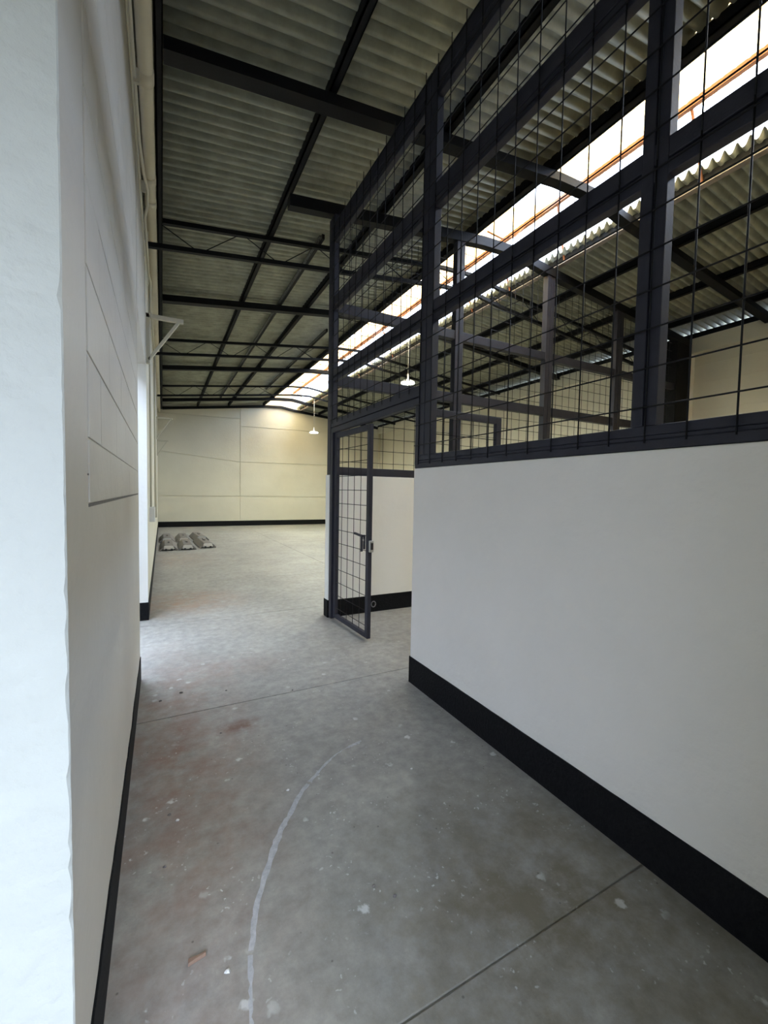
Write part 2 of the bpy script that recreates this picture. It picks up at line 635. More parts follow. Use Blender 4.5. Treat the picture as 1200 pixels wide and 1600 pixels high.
# front wall behind the camera with the entrance, and the entry side wall
fw = MB()
EY = FRONT_Y
fw.box(-2.2, DOOR_X0, EY - .6, EY, 0, 2.9).box(DOOR_X1, CXF + .13, EY - .6, EY, 0, 4.6).box(DOOR_X0, DOOR_X1, EY - .6, EY, DOOR_Z, 4.6)
fw.box(-2.2, DOOR_X0, EY - .6, EY, 2.9, 4.6)
fw.box(-2.2, -1.95, EY, 1.2, 0, 2.9)
struct(fw.build('wall_entry', 'cream_paint'), 'thick wall around the open entrance behind the viewer', 'wall')
struct(MB().box(CXF, WR + .25, YF - .2, YF, 0, 5.0).box(CXF, CXF + .13, YF, EY - .6, 1.63, 4.75).build('wall_front', 'cream_paint'), 'front wall of the cage behind the viewer', 'wall')
struct(MB().box(-2.2, WL - .02, EY - .6, 1.2, 2.75, 2.9).build('ceiling_entry', 'cream_paint'), 'flat concrete slab over the entrance recess', 'ceiling')
struct(MB().box(-2.35, -2.15, 1.3, 16, -.05, 4.0).build('wall_light_blocker', 'outdoor_concrete'), 'unseen wall added outside the side opening to block daylight', 'wall')  # added out of view to cut daylight through the side opening
struct(MB().box(-.32, WL + .0, EY, .95, 2.9, 4.28).build('wall_entry', 'grey_cream_paint'), 'upper wall over the entrance recess', 'wall')

# ------------------------------------------------------------------ cage half walls
CX = 1.674                                         # corridor face of the cage
CY = 4.52                                          # near face of the far cage wall
hw = MB()
pts = []
n = 8
R_ = .025
arc = [(2.703 - R_ + R_ * math.sin(a * H90 / n), 1.632 - R_ + R_ * math.cos(a * H90 / n)) for a in range(n + 1)]
poly = [(CX, YF, 0), (CX, 2.703, 0)] + [(CX, y_, z_) for y_, z_ in arc[::-1]] + [(CX, YF, 1.632)]
hw.prism(poly, (.13, 0, 0))
struct(hw.build('wall_corridor', 'white_paint', bevel=.006), 'white half wall of the cage along the corridor', 'wall')
skirting('baseboard_corridor', [(CX, YF, CX, 2.703, -1, 0), (CX - .006, 2.703, CX + .136, 2.703, 0, 1), (CX + .13, YF, CX + .13, 2.703, 1, 0)], .20, .006, 'black painted band at the foot of the corridor half wall', 1, .0006)
struct(MB().box(CX, WR, CY, CY + .115, 0, 1.637).build('wall_cage', 'lightened_white_paint', bevel=.006), 'white half wall at the far side of the cage', 'wall')
skirting('baseboard_cage', [(CX, CY, WR, CY, 0, -1), (CX, CY - .006, CX, CY + .121, -1, 0), (CX, CY + .115, WR, CY + .115, 0, 1)], .20, .006, 'black painted band around the far cage half wall', 1, .0006)

# ------------------------------------------------------------------ roof
ceiling = struct(empty('ceiling', (0, 0, 4.5)), 'dark corrugated metal roof with a translucent raised ridge', 'roof')
PITCH_W = .108


def sheet(x0, x1, y0, y1, zf, mat, name='roof_sheet', nx=1, amp=.021, th=.003, parent=None, kink=()):
    cols = max(2, int(round((y1 - y0) / PITCH_W * 10)))
    xs_ = sorted(set([x0 + (x1 - x0) * i / nx for i in range(nx + 1)] + list(kink)))
    top, bot = [], []
    for x in xs_:
        for j in range(cols + 1):
            y_ = y0 + (y1 - y0) * j / cols
            ph = (y_ / PITCH_W) % 1.0
            wv = amp * (3.8 * (.5 + .5 * math.cos(2 * math.pi * ph)) ** 1.6 - .6)
            bot.append((x, y_, zf(x) + wv))
            top.append((x, y_, zf(x) + wv + th))
    N = cols + 1
    M = len(xs_)
    vs = bot + top
    o = M * N
    fs = []
    for i in range(M - 1):
        for j in range(cols):
            a = i * N + j
            fs.append((a, a + 1, a + N + 1, a + N))
            fs.append((o + a, o + a + N, o + a + N + 1, o + a + 1))
    for j in range(cols):
        fs.append((j, o + j, o + j + 1, j + 1))
        a = (M - 1) * N + j
        fs.append((a, a + 1, o + a + 1, o + a))
    for i in range(M - 1):
        a = i * N
        fs.append((a, a + N, o + a + N, o + a))
        a = i * N + cols
        fs.append((a, o + a, o + a + N, a + N))
    return MB().add(vs, fs).build(name, mat, parent or ceiling, smooth=True)


SW = PITCH_W * 8
y = math.floor((YF - .3) / SW) * SW
rows = []
while y < YB + .3:
    rows.append(y)
    y += SW
rnd = random.Random(2)
for i, y in enumerate(rows):
    dz = .004 if i % 2 else 0
    e = .5 * PITCH_W
    sheet(-1.1, 3.70, y, y + SW + e, lambda x, dz=dz: zs(-.15) + .125 * (x + .15) + dz, 'zinc_sheet')  # left eave lengthened out of view to block sky above the side opening
    j = rnd.uniform(-.03, .03)
    sheet(5.12 + j, WR + .06, y, y + SW + e, lambda x, dz=dz: 4.769 + .2 - (x - 4.97) * .10 + dz, 'zinc_sheet')


def zm(x):
    """raised ridge flap"""
    return 5.06 + (x - 3.6) * .413


MON0 = YF + .02
CLEAR = ((3.85, 4.5), (6.55, 6.75), (9.65, 10.2), (12.8, 13.3))
y = rows[0]
while y < MON0 - .01:
    yn = min(y + SW, MON0)
    sheet(3.55, 5.32, y, yn + .03, lambda x: 5.10 - .05 * abs(x - 4.4), 'zinc_sheet')
    y = yn
while y < YB + .3:
    yn = y + SW
    for a, c in CLEAR:
        if y < a < yn - .02:
            yn = a
            break
    mat, nm = 'translucent_sheet', 'rooflight_sheet'
    for a, c in CLEAR:
        if abs(y - a) < .02:
            yn, mat, nm = c, 'clear_sheet', 'clear_sheet'
    o = sheet(3.55, 5.22, y, yn + (.02 if mat != 'clear_sheet' else 0), zm, mat, nm, amp=.02)
    o['label'] = 'clear roof light sheet' if mat == 'clear_sheet' else 'translucent white corrugated sheet'
    y = yn
# front gable of the ridge flap
MB().prism([(3.5, MON0, 4.98), (5.25, MON0, 4.9), (5.25, MON0, 5.72), (5.2, MON0, 5.72)], (0, .05, 0)).build('gable', 'zinc_sheet', ceiling)

rusty = tag(empty('ridge_frame', (4.93, 8, 5.0)), 'rusty orange steel frame holding up the translucent ridge sheets', 'frame')
MB().bar((4.93, MON0, zm(4.93) - .05), (4.93, YB, zm(4.93) - .05), .05, .07).build('ridge_rail', 'rust', rusty)
MB().bar((4.99, MON0, zm(4.99) - .03), (4.99, YB, zm(4.99) - .03), .03, .03).build('ridge_rail', 'rust', rusty)
FR = [1.23, 3.33, 5.43, 7.53, 9.63, 11.75, 13.9, 16.0]
rnd = random.Random(21)
for y in [1.75, 2.6, 4.35, 5.43, 6.5, 7.6, 9.63, 10.7, 11.75, 12.8, 13.9, 15.0, 16.0, 17.0]:
    dy = rnd.uniform(-.06, .06)
    MB().bar((4.95, y + dy, zm(4.95) - .06), (5.22, y + dy + rnd.uniform(-.12, .12), zb(5.2) + .12), .022, .022, (0, 1, 0)).build('ridge_post', 'rust', rusty)
for y in (4.9, 8.2, 12.3, 14.6):
    MB().tube([(4.9, y, zm(4.9) - .08), (4.75, y + .02, zm(4.7) - .16), (4.5, y + .02, zm(4.4) - .14), (4.2, y, zm(4.2) - .05)], .012, 6).build('ridge_brace', 'rust', rusty, smooth=True)
for y in (3.9, 4.05, 5.1, 7.2, 7.3, 8.9, 9.9, 12.2, 12.4, 13.1):
    a = rnd.uniform(-.15, .15)
    MB().tube([(4.98, y, zm(4.98) - .06), (5.02, y + a * .4, zm(4.98) - .2), (5.05 + a * .3, y + a, zm(4.98) - .36)], .007, 5).build('loose_tie', 'rafter_steel', rusty, smooth=True)

# purlins (run the length of the hall)
PUR = [(-.03, .022, -.08, .02, 'black eave beam beside the cream pipe at the left wall'),
       (1.185, 1.245, 0, .1, 'purlin nearest the left wall, crossing the dark left roof slope'),
       (2.30, 2.365, 0, .1, 'middle purlin of the dark left roof slope'),
       (3.65, 3.73, 0, .1, 'purlin along the left edge of the bright ridge'),
       (6.02, 6.09, 0, .1, 'first dark purlin below the ridge on the right roof slope'),
       (7.25, 7.32, 0, .1, 'second dark purlin below the ridge on the right roof slope'),
       (8.2, 8.27, 0, .1, 'dark purlin nearest the right wall under the roof')]
for x0, x1, d0, d1, lb in PUR:
    xm = (x0 + x1) / 2
    m_ = MB()
    z0 = zb(xm) + .098
    # C section: web and two flanges
    m_.box(x0, x0 + .012, YF, YB, z0 + d0, z0 + d1).box(x0, x1, YF, YB, z0 + d0, z0 + d0 + .012).box(x0, x1, YF, YB, z0 + d1 - .012, z0 + d1)
    m_.box(x1 - .008, x1, YF, YB, z0 + d0, z0 + d0 + .03)
    if 'bright ridge' in lb:
        m_.box(x1 - .008, x1, YF, YB, z0 + d0, z0 + .18)
    tag(m_.build('purlin', 'rafter_steel'), lb, 'beam', 'roof purlins')
m_ = MB()
z0 = zb(5.25) + .104
pl_ = tag(empty('purlin', (5.23, YF, z0)), 'pale brown purlin along the right edge of the open ridge', 'beam', 'roof purlins')
MB().box(5.212, 5.224, YF, YB, z0 + .012, z0 + .104).build('web', 'rafter_steel', pl_)
MB().box(5.195, 5.275, YF, YB, z0 - .006, z0 + .012).build('flange', 'light_purlin', pl_)
tag(MB().box(WR - .13, WR - .03, YF, YB, 4.452, 4.552).build('eave_beam', 'rafter_steel'), 'black eave beam on the ledge of the right wall, daylight above it', 'beam')

# thin mounting rails slung under the left slope
for x, y0, y1, lb in ((1.83, 5.3, 16.0, 'long thin mounting rail under the left roof slope'), (3.1, 8.65, 14.6, 'short thin mounting rail under the left roof slope near the ridge')):
    t_ = tag(empty('mounting_rail', (x, y0, zb(x))), lb, 'rail')
    z0 = zb(x) + .105
    MB().box(x + .0, x + .035, y0, y1, z0 - .005, z0 + .055).build('channel', 'rafter_steel', t_)
    MB().box(x - .035, x + .0, y0, y1, z0 + .005, z0 + .03).build('tray', 'rail_grey', t_)
    yy = y0 + .05
    q = 0
    while yy < y1 and q < 60:
        MB().tube([(x - .02, yy, z0 - .004), (x - .02, yy + .05, z0 + .014), (x - .02, yy + .09, z0 - .002)], .008, 5).build('clip', 'rail_grey', t_)
        yy += .18 if q < 18 else .6
        q += 1

# rafters
XR = [.024, .6, 1.2, 1.8, 2.4, 3.0, 3.8, 4.1, 4.4, 4.7, 4.97, 6.0, 7.2, 8.2, WR + .05]


def strip(m_, y0, y1, lo, hi, xa=None, xb=None):
    xs_ = [x for x in XR if (xa is None or x > xa) and (xb is None or x < xb)]
    if xa is not None:
        xs_ = [xa] + xs_
    if xb is not None:
        xs_ = xs_ + [xb]
    for a, c in zip(xs_, xs_[1:]):
        vs = []
        for x in (a, c):
            vs += [(x, y0, zb(x) + lo), (x, y1, zb(x) + lo), (x, y1, zb(x) + hi), (x, y0, zb(x) + hi)]
        m_.add(vs, [(0, 1, 5, 4), (1, 2, 6, 5), (2, 3, 7, 6), (3, 0, 4, 7), (3, 2, 1, 0), (4, 5, 6, 7)])
    return m_


for y, lb in ((3.33, 'solid roof rafter nearest the camera, above the cage'), (7.53, 'second solid roof rafter, just beyond the cage'), (11.75, 'third solid roof rafter from the camera'), (16.0, 'last solid roof rafter before the back wall')):
    r_ = tag(empty('rafter', (RX, y, 4.3)), lb, 'beam', 'solid roof rafters')
    strip(MB(), y - .045, y + .045, .0, .09).build('web', 'rafter_steel', r_)
    strip(MB(), y - .06, y + .06, -.012, .0).build('flange', 'rafter_steel', r_)
r_ = tag(empty('rafter', (RX, YB - .06, 4.3)), 'dark edge rafter lying along the top of the back wall', 'beam', 'solid roof rafters')
strip(MB(), YB - .10, YB - .003, .0, .09).build('web', 'rafter_steel', r_)
r_ = tag(empty('rafter', (RX, 4.56, 4.3)), 'rafter over the far cage wall, stopping at the first purlin', 'beam', 'solid roof rafters')
strip(MB(), 4.50, 4.60, -.07, .05, xa=1.2).build('web', 'rafter_steel', r_)

# lattice trusses
for y, lb in ((5.43, 'lattice roof truss just beyond the cage'), (9.63, 'middle lattice roof truss between the second and third rafters'), (13.9, 'lattice roof truss nearest the back wall')):
    t_ = tag(empty('roof_truss', (RX, y, 4.1)), lb, 'truss', 'lattice roof trusses')
    strip(MB(), y - .025, y + .025, .03, .08).build('top_chord', 'rafter_steel', t_)
    strip(MB(), y - .025, y + .025, -.245, -.195, xa=WL + .012).build('bottom_chord', 'rafter_steel', t_)
    x = WL + .15
    up = True
    while x < WR - .4:
        xa, xc = x, x + .36
        za, zc = (zb(xa) + .03, zb(xc) - .2) if up else (zb(xa) - .2, zb(xc) + .03)
        MB().tube([(xa, y, za), (xc, y, zc)], .006, 5).build('web_bar', 'rafter_steel', t_)
        up = not up
        x = xc + .1
    for xa, xc in ((2.75, 3.15), (3.15, 2.75)):
        MB().tube([(xa, y + .008, zb(xa) + .03), (xc, y + .008, zb(xc) - .2)], .006, 5).build('web_bar', 'rafter_steel', t_)

# ------------------------------------------------------------------ cage frame along the corridor
FX0, FX1 = CX + .006, CX + .052


def groove_beam(m_, y0, y1, z0, z1):
    """two angles back to back: shadow gap along the middle"""
    zm_ = z0 + (z1 - z0) * .42
    m_.box(FX0, FX1, y0, y1, z0, zm_ - .004).box(FX0, FX1, y0, y1, zm_ + .004, z1).box(FX0 + .02, FX1, y0, y1, zm_ - .004, zm_ + .004)
    return m_


YG = FRONT_Y
cf = tag(empty('mesh_partition', (CX, 1.8, 1.632)), 'black steel and wire mesh partition standing on the corridor half wall', 'partition')
for y0, y1, z0, z1, nm in ((YG, 4.50, 4.16, 4.37, 'top_beam'), (YG, 4.50, 3.42, 3.585, 'beam'), (YG, 4.50, 2.66, 2.797, 'beam'), (2.661, 4.497, 2.10, 2.243, 'transom')):
    groove_beam(MB(), y0, y1, z0, z1).build(nm, 'black_steel', cf, bevel=.004)
sr = MB().box(FX0 - .004, FX1 + .05, YG, 2.70, 1.634, 1.672).box(FX0 + .004, FX1 + .05, YG, 2.70, 1.672, 1.69).box(FX0, FX1 + .05, YG, 2.70, 1.69, 1.728)
sr.build('sill_rail', 'black_steel', cf, bevel=.004)
for y0, y1, z1 in ((.958, 1.058, 4.37), (2.50, 2.66, 4.37)):
    ym = (y0 + y1) / 2
    MB().box(FX0 - .003, FX1 + .003, y0, ym - .003, 1.7285, z1 + .004).box(FX0 - .003, FX1 + .003, ym + .003, y1, 1.7285, z1 + .004).box(FX0 + .015, FX1, ym - .003, ym + .003, 1.728, z1).build('post', 'black_steel', cf, bevel=.005)
MB().box(FX0 + .001, FX1 - .001, 2.6605, 2.7125, 1.66, 2.0985).build('door_jamb', 'black_steel', cf, bevel=.004)
MB().box(CX + .02, CX + .09, 2.7031, 2.712, .02, 1.658).build('door_jamb', 'black_steel', cf)
MB().box(FX0 - .004, FX1 + .03, 4.50, 4.60, 1.637, 4.46).build('post', 'black_steel', cf, bevel=.005)
MB().box(FX0 - .003, FX1 + .006, 4.44, 4.499, 2.244, 4.464).build('post', 'black_steel', cf, bevel=.005)
MB().box(FX0, FX1 + .004, 4.44, 4.514, .01, 2.10).build('door_jamb', 'black_steel', cf, bevel=.004)

WIRE = .0034


def wires(m_, ax, c, a0, a1, z0, z1, ga, gz, r=WIRE, n=5):
    """welded wire grid in the plane ax=c: first coordinate from a0..a1, verticals at ga, levels at gz"""
    P_ = (lambda a, z_, d: (c + d, a, z_)) if ax == 0 else (lambda a, z_, d: (a, c + d, z_))
    for a in ga:
        m_.tube([P_(a, z0, 0), P_(a, z1, 0)], r, n)
    for z_ in gz:
        m_.tube([P_(a0, z_, -1.6 * r), P_(a1, z_, -1.6 * r)], r, n)
    return m_


def grid(lo, hi, start, step):
    k = math.ceil((lo - start) / step - 1e-6)
    o = []
    while start + k * step <= hi + 1e-6:
        o.append(start + k * step)
        k += 1
    return o


MX = CX - .001
for y0, y1, z0, z1 in ((YG, 1.0, 1.66, 2.73), (1.0, 2.7, 1.66, 2.73), (YG, 1.0, 2.73, 3.5), (1.0, 2.7, 2.73, 3.5), (YG, 1.0, 3.5, 4.42), (1.0, 2.7, 3.5, 4.42),
                       (2.7, 4.52, 2.2, 2.73), (2.7, 4.52, 2.73, 3.5), (2.7, 4.52, 3.5, 4.42)):
    wires(MB(), 0, MX, y0, y1, z0, z1, grid(y0 + .001, y1, .697, .15), grid(z0 + .001, z1, 1.80, .149)).build('wire_mesh', 'wire_steel', cf, smooth=True)

# ------------------------------------------------------------------ far cage frame
ff = tag(empty('mesh_partition', (5.2, CY + .05, 1.637)), 'black steel and wire mesh partition on the far half wall of the cage', 'partition')
Y0, Y1 = CY + .005, CY + .085
MB().box(CX + .09, WR, Y0 - .003, Y1 + .02, 1.638, 1.731).build('sill_rail', 'black_steel', ff, bevel=.004)
for z0, z1 in ((2.645, 2.768), (3.46, 3.572)):
    MB().box(CX + .09, WR, Y0, Y1, z0, z1).build('beam', 'black_steel', ff, bevel=.004)
for x0, x1 in ((3.385, 3.512), (5.045, 5.20), (6.69, 6.865)):
    xm = (x0 + x1) / 2
    zt = zb(xm) - .06
    MB().box(x0, xm - .003, Y0 - .01, Y1, 1.731, zt).box(xm + .003, x1, Y0 - .01, Y1, 1.731, zt).box(xm - .003, xm + .003, Y0 + .01, Y1, 1.731, zt).build('post', 'black_steel', ff, bevel=.005)
MB().box(8.46, 8.93, Y0 - .02, Y1 + .10, 1.66, zb(8.6) - .02).build('end_column', 'black_paint', ff, bevel=.006)
for x0, x1 in ((CX + .09, 3.385), (3.51, 5.045), (5.2, 6.69), (6.865, 8.46)):
    for z0, z1 in ((1.72, 2.7), (2.7, 3.5), (3.5, zb(x0) - .04)):
        wires(MB(), 1, Y1 + .006, x0 - .02, x1 + .02, z0, z1, grid(x0, x1, 1.80, .15), grid(z0, z1, 1.80, .149)).build('wire_mesh', 'wire_steel', ff, smooth=True)
struct(MB().box(8.93, WR, CY - .02, CY + .20, 0, 4.17).build('wall_pier', 'white_paint'), 'narrow white pier where the far cage wall meets the right wall', 'wall')

# ------------------------------------------------------------------ mesh doors
def mesh_door(name, label, hinge, ang, width, flip, latch):
    """leaf built along +x from its hinge, front at -y"""
    d = struct(empty(name, (0, 0, 0)), label, 'door')
    w_, h0, h1, t = width, .03, 2.096, .04
    MB().box(0, .055, 0, t, h0, h1).build('stile', 'black_steel', d, bevel=.004)
    MB().box(w_ - .055, w_, 0, t, h0, h1).build('stile', 'black_steel', d, bevel=.004)
    MB().box(.055, w_ - .055, 0, t, h0, h0 + .045).build('rail', 'black_steel', d, bevel=.004)
    MB().box(.055, w_ - .055, 0, t, h1 - .055, h1).build('rail', 'black_steel', d, bevel=.004)
    wires(MB(), 1, t * .5, .03, w_ - .03, h0 + .02, h1 - .02, grid(.06, w_ - .06, .17, .148), grid(.1, h1 - .08, .143, .147), r=.0032).build('wire_mesh', 'wire_steel', d, smooth=True)
    for z_ in (.35, 1.05, 1.8):
        MB().lathe([(.009, -.05), (.009, .05)], (-.006, .01, z_), 10).build('hinge', 'black_steel', d, smooth=True)
    if latch:
        yo = -.03
        lk = MB().box(w_ - .085, w_ - .058, yo + .016, .0, .895, 1.035).build('lock_plate', 'black_steel', d, bevel=.003)
        MB().bar((w_ - .06, yo - .006, 1.025), (w_ - .215, yo - .012, 1.04), .016, .02).tube([(w_ - .075, .0, 1.025), (w_ - .075, yo - .012, 1.025)], .010, 8).build('handle', 'black_steel', lk, smooth=False)
        MB().box(w_ - .103, w_ - .091, -.03, -.012, .87, 1.02).build('handle_grip', 'black_steel', lk)
        MB().tube([(w_ - .07, -.022, .985), (w_ - .07, -.016, .985)], .012, 10).build('keyhole', 'galvanised', lk)
        bx_ = MB().box(w_, w_ + .026, .004, .044, .875, .985).build('lock_box', 'galvanised', d, bevel=.003)
        MB().box(w_ + .024, w_ + .034, .012, .036, .90, .965).build('latch_bolt', 'fitting_dark', bx_)
    d.location = (hinge[0], hinge[1], 0)
    d.rotation_euler = (0, 0, ang)
    return d


mesh_door('door_1', 'left mesh door leaf with black lever handle, nearly closed', (1.702, 4.432, 0), math.radians(-90 + 2.6), .825, False, True)
mesh_door('door_2', 'right mesh door leaf swung open into the cage behind the half wall', (1.785, 2.70, 0), math.radians(1.5), .76, False, False)

# ------------------------------------------------------------------ pendant lamps
def lamp(x, y, zt, z, label):
    t_ = tag(empty('pendant_lamp', (x, y, z)), label, 'lamp', 'white pendant high bay lamps')
    MB().tube([(x, y, zt), (x + .004, y, (zt + z) / 2), (x, y, z + .19)], .007, 6).build('cord', 'cable_cream', t_, smooth=True)
    MB().lathe([(.010, .19), (.014, .18), (.018, .15), (.02, .09), (.035, .075), (.04, .05)], (x, y, z), 20).build('driver', 'lamp_white', t_, smooth=True)
    MB().lathe([(.04, .055), (.07, .05), (.13, .038), (.145, .022), (.145, .008)], (x, y, z), 28).build('shade', 'lamp_white', t_, smooth=True)
    MB().lathe([(.138, .012), (.138, .002), (.12, -.004)], (x, y, z), 28).build('diffuser', 'lamp_diffuser', t_, smooth=True)
    l = bpy.data.lights.new('pendant_glow', 'AREA')
    l.shape = 'DISK'
    l.size = .28
    l.energy = LAMP_W
    l.color = (.88, 1.0, .90)
    o = bpy.data.objects.new('pendant_glow', l)
    COL.objects.link(o)
    put(o, t_)
    o.location = (x, y, z - .012)


LAMP_W = 10
lamp(4.47, 7.53, zb(4.47) - .02, 3.69, 'lit white pendant lamp seen through the mesh above the doorway')
lamp(4.58, 13.9, zb(4.58) - .245, 3.43, 'lit white pendant lamp hanging farther back before the back wall')

# ------------------------------------------------------------------ pipes, cables and brackets on the left wall
pp = tag(empty('drain_pipe', (-.083, 3, 4.29)), 'fat cream plastic pipe running along the top of the left wall', 'pipe')
MB().tube([(-.083, 1.0, 4.29), (-.083, 5.62, 4.29)], .047, 20).build('pipe_run', 'pvc_cream', pp, smooth=True)
MB().tube([(-.085, 5.60, 4.285), (-.085, YB - .02, 4.27)], .045, 16).build('pipe_run', 'pvc_cream', pp, smooth=True)
for y in (3.42, 4.52, 4.88, 5.66, 9.9, 13.4):
    MB().tube([(-.083, y, 4.288), (-.083, y + .10, 4.288)], .052, 20).build('coupling', 'pvc_cream', pp, smooth=True)
c1 = tag(empty('conduit', (-.14, 3, 4.0)), 'thin cream conduit kinking along the left wall below the fat pipe', 'conduit')
MB().tube([(WL + .015, 1.0, 4.03), (WL + .015, 3.0, 4.03), (WL + .02, 3.75, 4.02), (WL + .035, 4.15, 4.06), (WL + .055, 4.42, 4.09), (WL + .05, 4.62, 4.07), (WL + .025, 4.75, 4.03), (WL + .028, 5.3, 4.0),
           (WL + .03, 5.8, 3.98), (WL + .045, 6.05, 3.97), (WL + .03, 6.5, 3.95), (WL + .04, 9, 3.98), (WL + .03, 12, 4.0), (WL + .04, 15.5, 4.02)], .012, 8).build('conduit_run', 'cable_cream', c1, smooth=True)
for y in (2.2, 3.2, 4.3, 5.1, 6.4):
    MB().box(WL + (.0125 if y > 5.2 else .0005), WL + .045, y, y + .02, 4.0, 4.09).build('clip', 'cable_cream', c1)
c2 = tag(empty('cable', (-.14, 3, 3.94)), 'pair of thin painted cables along the left wall under the conduit', 'cable')
MB().tube([(WL + .006, 1.0, 3.96), (WL + .006, 3.4, 3.955), (WL + .006, 5.2, 3.93), (WL + .02, 7.5, 3.92)], .007, 6).build('cable_run', 'cable_cream', c2, smooth=True)
MB().tube([(WL + .006, 1.0, 3.93), (WL + .006, 3.0, 3.925), (WL + .006, 5.2, 3.90), (WL + .02, 7.5, 3.88)], .006, 6).build('cable_run', 'cable_cream', c2, smooth=True)
sb = tag(empty('switch_box', (-.12, 6.05, 1.1)), 'small white switch box with conduit riser on the far left wall', 'switch')
MB().box(WL + .01, WL + .075, 5.97, 6.13, 1.03, 1.215).build('box_body', 'lamp_white', sb, bevel=.006)
MB().tube([(WL + .03, 6.05, 1.21), (WL + .03, 6.05, 3.92)], .011, 8).build('riser', 'cable_cream', sb, smooth=True)
MB().tube([(WL + .03, 6.25, 1.5), (WL + .03, 6.25, 3.92)], .009, 8).build('riser', 'cable_cream', sb, smooth=True)
tag(MB().tube([(WL + .045, 9.0, .9), (WL + .045, 9.0, 3.9)], .02, 10).build('wall_conduit', 'cable_cream', smooth=True), 'slim upright cream conduit on the far left wall', 'conduit')
tag(MB().tube([(WR - .06, YB - .07, 4.20), (WR - .06, YB - .07, .2)], .045, 12).build('downpipe', 'pvc_cream', smooth=True), 'upright cream pipe in the far right corner', 'pipe')


def bracket(y, z, ln, drop, label):
    t_ = tag(empty('wall_bracket', (WL, y, z)), label, 'bracket', 'cream steel wall brackets')
    x0 = WL + .012
    MB().box(x0, x0 + .035, y - .02, y + .02, z - drop - .04, z + .03).build('wall_plate', 'cable_cream', t_, bevel=.003)
    MB().box(x0, x0 + ln, y - .02, y + .02, z - .02, z + .025).build('arm', 'cable_cream', t_, bevel=.003)
    MB().bar((x0 + .02, y, z - drop), (x0 + ln - .05, y, z - .015), .03, .04, (0, 1, 0)).build('strut', 'cable_cream', t_, bevel=.003)


bracket(5.32, 3.31, .365, .47, 'large cream steel bracket high on the left wall above the opening')
bracket(12.8, 3.32, .40, .53, 'upper of the two distant cream brackets on the left wall')
bracket(15.6, 3.0, .34, .45, 'lower of the two distant cream brackets on the left wall')

# ------------------------------------------------------------------ fittings lying on the far floor
def fitting(x, y, z, ang, ln, label, tilt=0):
    t_ = tag(empty('light_fitting', (0, 0, 0)), label, 'fitting', 'grey trough fittings on the far floor')
    wb, wt, h = .19, .085, .125
    prof = [(-wb, 0), (-wb + .03, 0), (-wt - .005, h - .05), (-wt, h - .05), (wt, h - .05), (wt + .005, h - .05), (wb - .03, 0), (wb, 0), (wb, .02), (wt + .02, h - .02), (wt, h), (-wt, h), (-wt - .02, h - .02), (-wb, .02)]
    MB().prism([(a, 0, c) for a, c in prof], (0, ln, 0)).build('reflector', 'fitting_grey', t_)
    for y0 in (-.012, ln):
        MB().prism([(-.115, y0, .03), (.115, y0, .03), (wt + .01, y0, h - .012), (wt - .02, y0, h - .006), (-wt + .02, y0, h - .006), (-wt - .01, y0, h - .012)], (0, .012, 0)).build('end_cap', 'fitting_white', t_)
        for dx in (-.06, .06):
            MB().box(dx - .022, dx + .022, y0 - .012, y0 + .02, .0, .05).build('lamp_holder', 'fitting_dark', t_)
    MB().box(-.02, .02, ln * .4, ln * .6, h, h + .03).build('fixing', 'fitting_grey', t_)
    t_.location = (x, y, z)
    t_.rotation_euler = (tilt, 0, ang)


fitting(.13, 10.95, .001, .0, 1.25, 'grey trough fitting on the far floor, front left of the pile')
fitting(.53, 10.95, .001, .0, 1.25, 'grey trough fitting on the far floor, front middle of the pile')
fitting(.99, 11.15, .001, .05, 1.45, 'grey trough fitting on the far floor, front right of the pile')
fitting(.11, 12.6, .001, -.0, 1.3, 'grey trough fitting on the far floor, rear left of the pile')
fitting(.52, 12.6, .001, .0, 1.3, 'grey trough fitting on the far floor, rear middle of the pile')
fitting(.98, 12.8, .001, .06, 1.3, 'grey trough fitting on the far floor, rear right of the pile')

# ------------------------------------------------------------------ marks and crumbs on the near floor
arc = [(1.02, 2.17), (.99, 2.155), (.945, 2.145), (.90, 2.135), (.842, 2.112), (.78, 2.07), (.70, 2.01), (.63, 1.95), (.579, 1.902), (.50, 1.80), (.45, 1.74), (.401, 1.663), (.34, 1.55), (.279, 1.428), (.252, 1.34), (.233, 1.271), (.218, 1.19), (.204, 1.11), (.20, 1.04)]
wd = [.003, .012, .010, .0, .004, .007, .009, .011, .012, .013, .014, .014, .013, .012, .010, .009, .006, .006, .004]


def smooth_path(p, ww, k=5):
    o = []
    for i in range(len(p) - 1):
        p0, p1, p2, p3 = p[max(i - 1, 0)], p[i], p[i + 1], p[min(i + 2, len(p) - 1)]
        for j in range(k):
            t = j / k
            q = [.5 * (2 * p1[c] + (p2[c] - p0[c]) * t + (2 * p0[c] - 5 * p1[c] + 4 * p2[c] - p3[c]) * t * t + (3 * p1[c] - p0[c] - 3 * p2[c] + p3[c]) * t ** 3) for c in (0, 1)]
            o.append((q[0], q[1], ww[i] + (ww[i + 1] - ww[i]) * t))
    return o


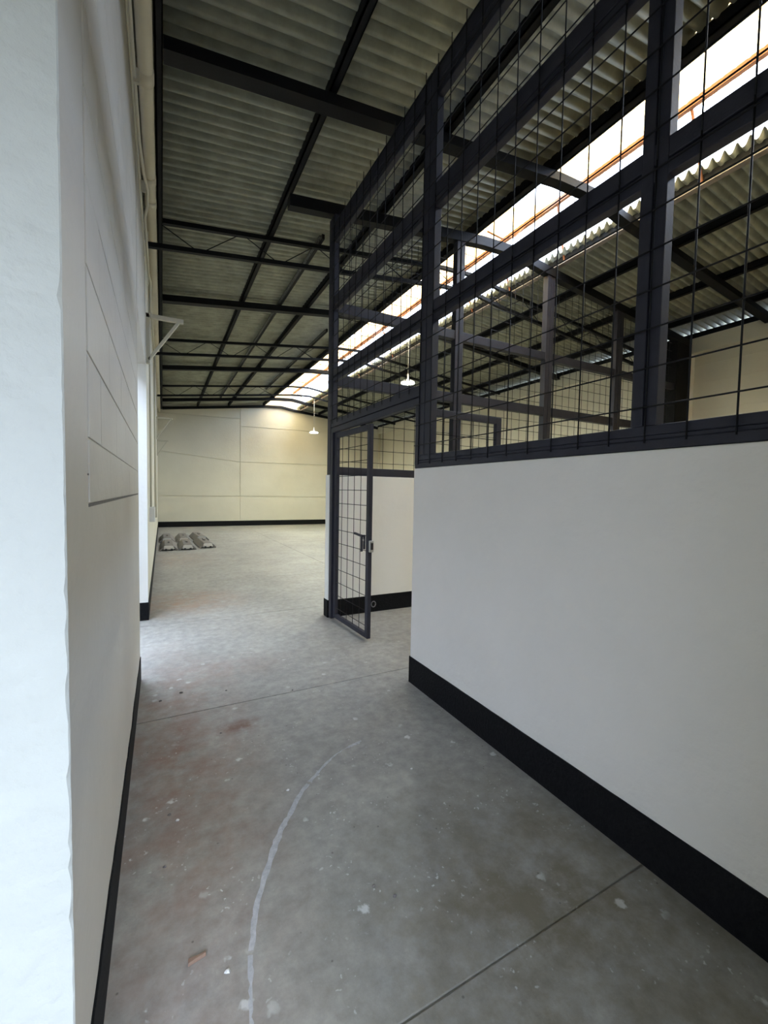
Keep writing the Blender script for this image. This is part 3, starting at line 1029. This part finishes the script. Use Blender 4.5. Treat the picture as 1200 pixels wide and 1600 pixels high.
rnd = random.Random(4)
sp = smooth_path(arc, wd)
vs, fs = [], []
for i, (x, y, ww) in enumerate(sp):
    a = sp[min(i + 1, len(sp) - 1)]
    c = sp[max(i - 1, 0)]
    t = Vector((a[0] - c[0], a[1] - c[1], 0)).normalized()
    nn = Vector((-t.y, t.x, 0))
    for sgn in (-1, 1):
        ww2 = max(0, ww * .85 + rnd.gauss(0, .0018)) * sgn
        vs.append((x + nn.x * ww2, y + nn.y * ww2, .0007))
    if i and rnd.random() > .08:
        fs.append((2 * i - 2, 2 * i - 1, 2 * i + 1, 2 * i))
o = MB().add(vs, fs).build('scrape_mark', 'chalk', floor)
o['label'] = 'pale curved door scrape on the concrete'
md = o.modifiers.new('thick', 'SOLIDIFY')
md.thickness = .0006
md.offset = 1

tag(MB().prism([(.06, 1.335, .0005), (.112, 1.345, .0005), (.111, 1.353, .0005), (.09, 1.350, .0005), (.062, 1.352, .0005)], (0, 0, .012)).build('wood_chip', 'wood_chip', bevel=.002), 'brown splinter of wood lying on the near floor', 'chip')
rnd = random.Random(9)


def crumb(x, y, s, mat, label, group):
    vs = []
    for i, zf in enumerate((0, .6, 1)):
        for k in range(6):
            a = k * math.pi / 3 + i
            r = s * (1, .9, .4)[i] * rnd.uniform(.7, 1.2)
            vs.append((x + r * math.cos(a), y + r * math.sin(a) * .8, .0006 + s * zf * .8))
    fs = [tuple(range(6))[::-1], tuple(range(12, 18))]
    for i in range(2):
        for k in range(6):
            fs.append((i * 6 + k, i * 6 + (k + 1) % 6, i * 6 + 6 + (k + 1) % 6, i * 6 + 6 + k))
    tag(MB().add(vs, fs).build('crumb', mat), label, 'debris', group)


for x, y, s_, lb in ((.02, 2.03, .008, 'dark crumb on the near floor halfway along the left skirting'), (.0, 1.75, .007, 'dark crumb on the near floor beside the left skirting, below its fellow'),
                    (.11, 3.25, .012, 'largest dark crumb, on the floor near the end of the left wall'), (-.02, 3.18, .010, 'dark crumb on the floor against the end of the left skirting'),
                    (.30, 2.60, .006, 'tiny dark crumb just left of the brown stain'), (.73, 1.25, .008, 'dark crumb right of the curved scrape, nearest the camera'),
                    (.68, 1.32, .007, 'dark crumb right of the curved scrape, second nearest the camera'), (.83, 2.95, .007, 'dark crumb on the floor joint in front of the cage door'),
                    (.40, 3.15, .007, 'dark crumb beyond the brown stain on the corridor floor')):
    crumb(x, y, s_, 'crumb', lb, 'dark crumbs on the near floor')
for x, y, s_, lb in ((.165, 1.27, .009, 'pale plaster crumb beside the wood splinter'), (.05, 1.98, .008, 'pale plaster crumb near the left skirting'), (1.15, 1.82, .007, 'pale plaster crumb in front of the corridor half wall'),
                    (.53, 1.95, .008, 'pale plaster crumb just left of the curved scrape')):
    crumb(x, y, s_, 'crumb_pale', lb, 'pale crumbs on the near floor')

rg = MB()
ring_c = (2.255, CY - .012, .095)
rg.tube([(ring_c[0] + .028 * math.cos(a), ring_c[1], ring_c[2] + .034 * math.sin(a)) for a in [2 * math.pi * k / 20 for k in range(21)]], .006, 8)
tag(rg.build('wall_ring', 'ring_steel', smooth=True), 'small steel ring on the black skirting behind the mesh door', 'ring')
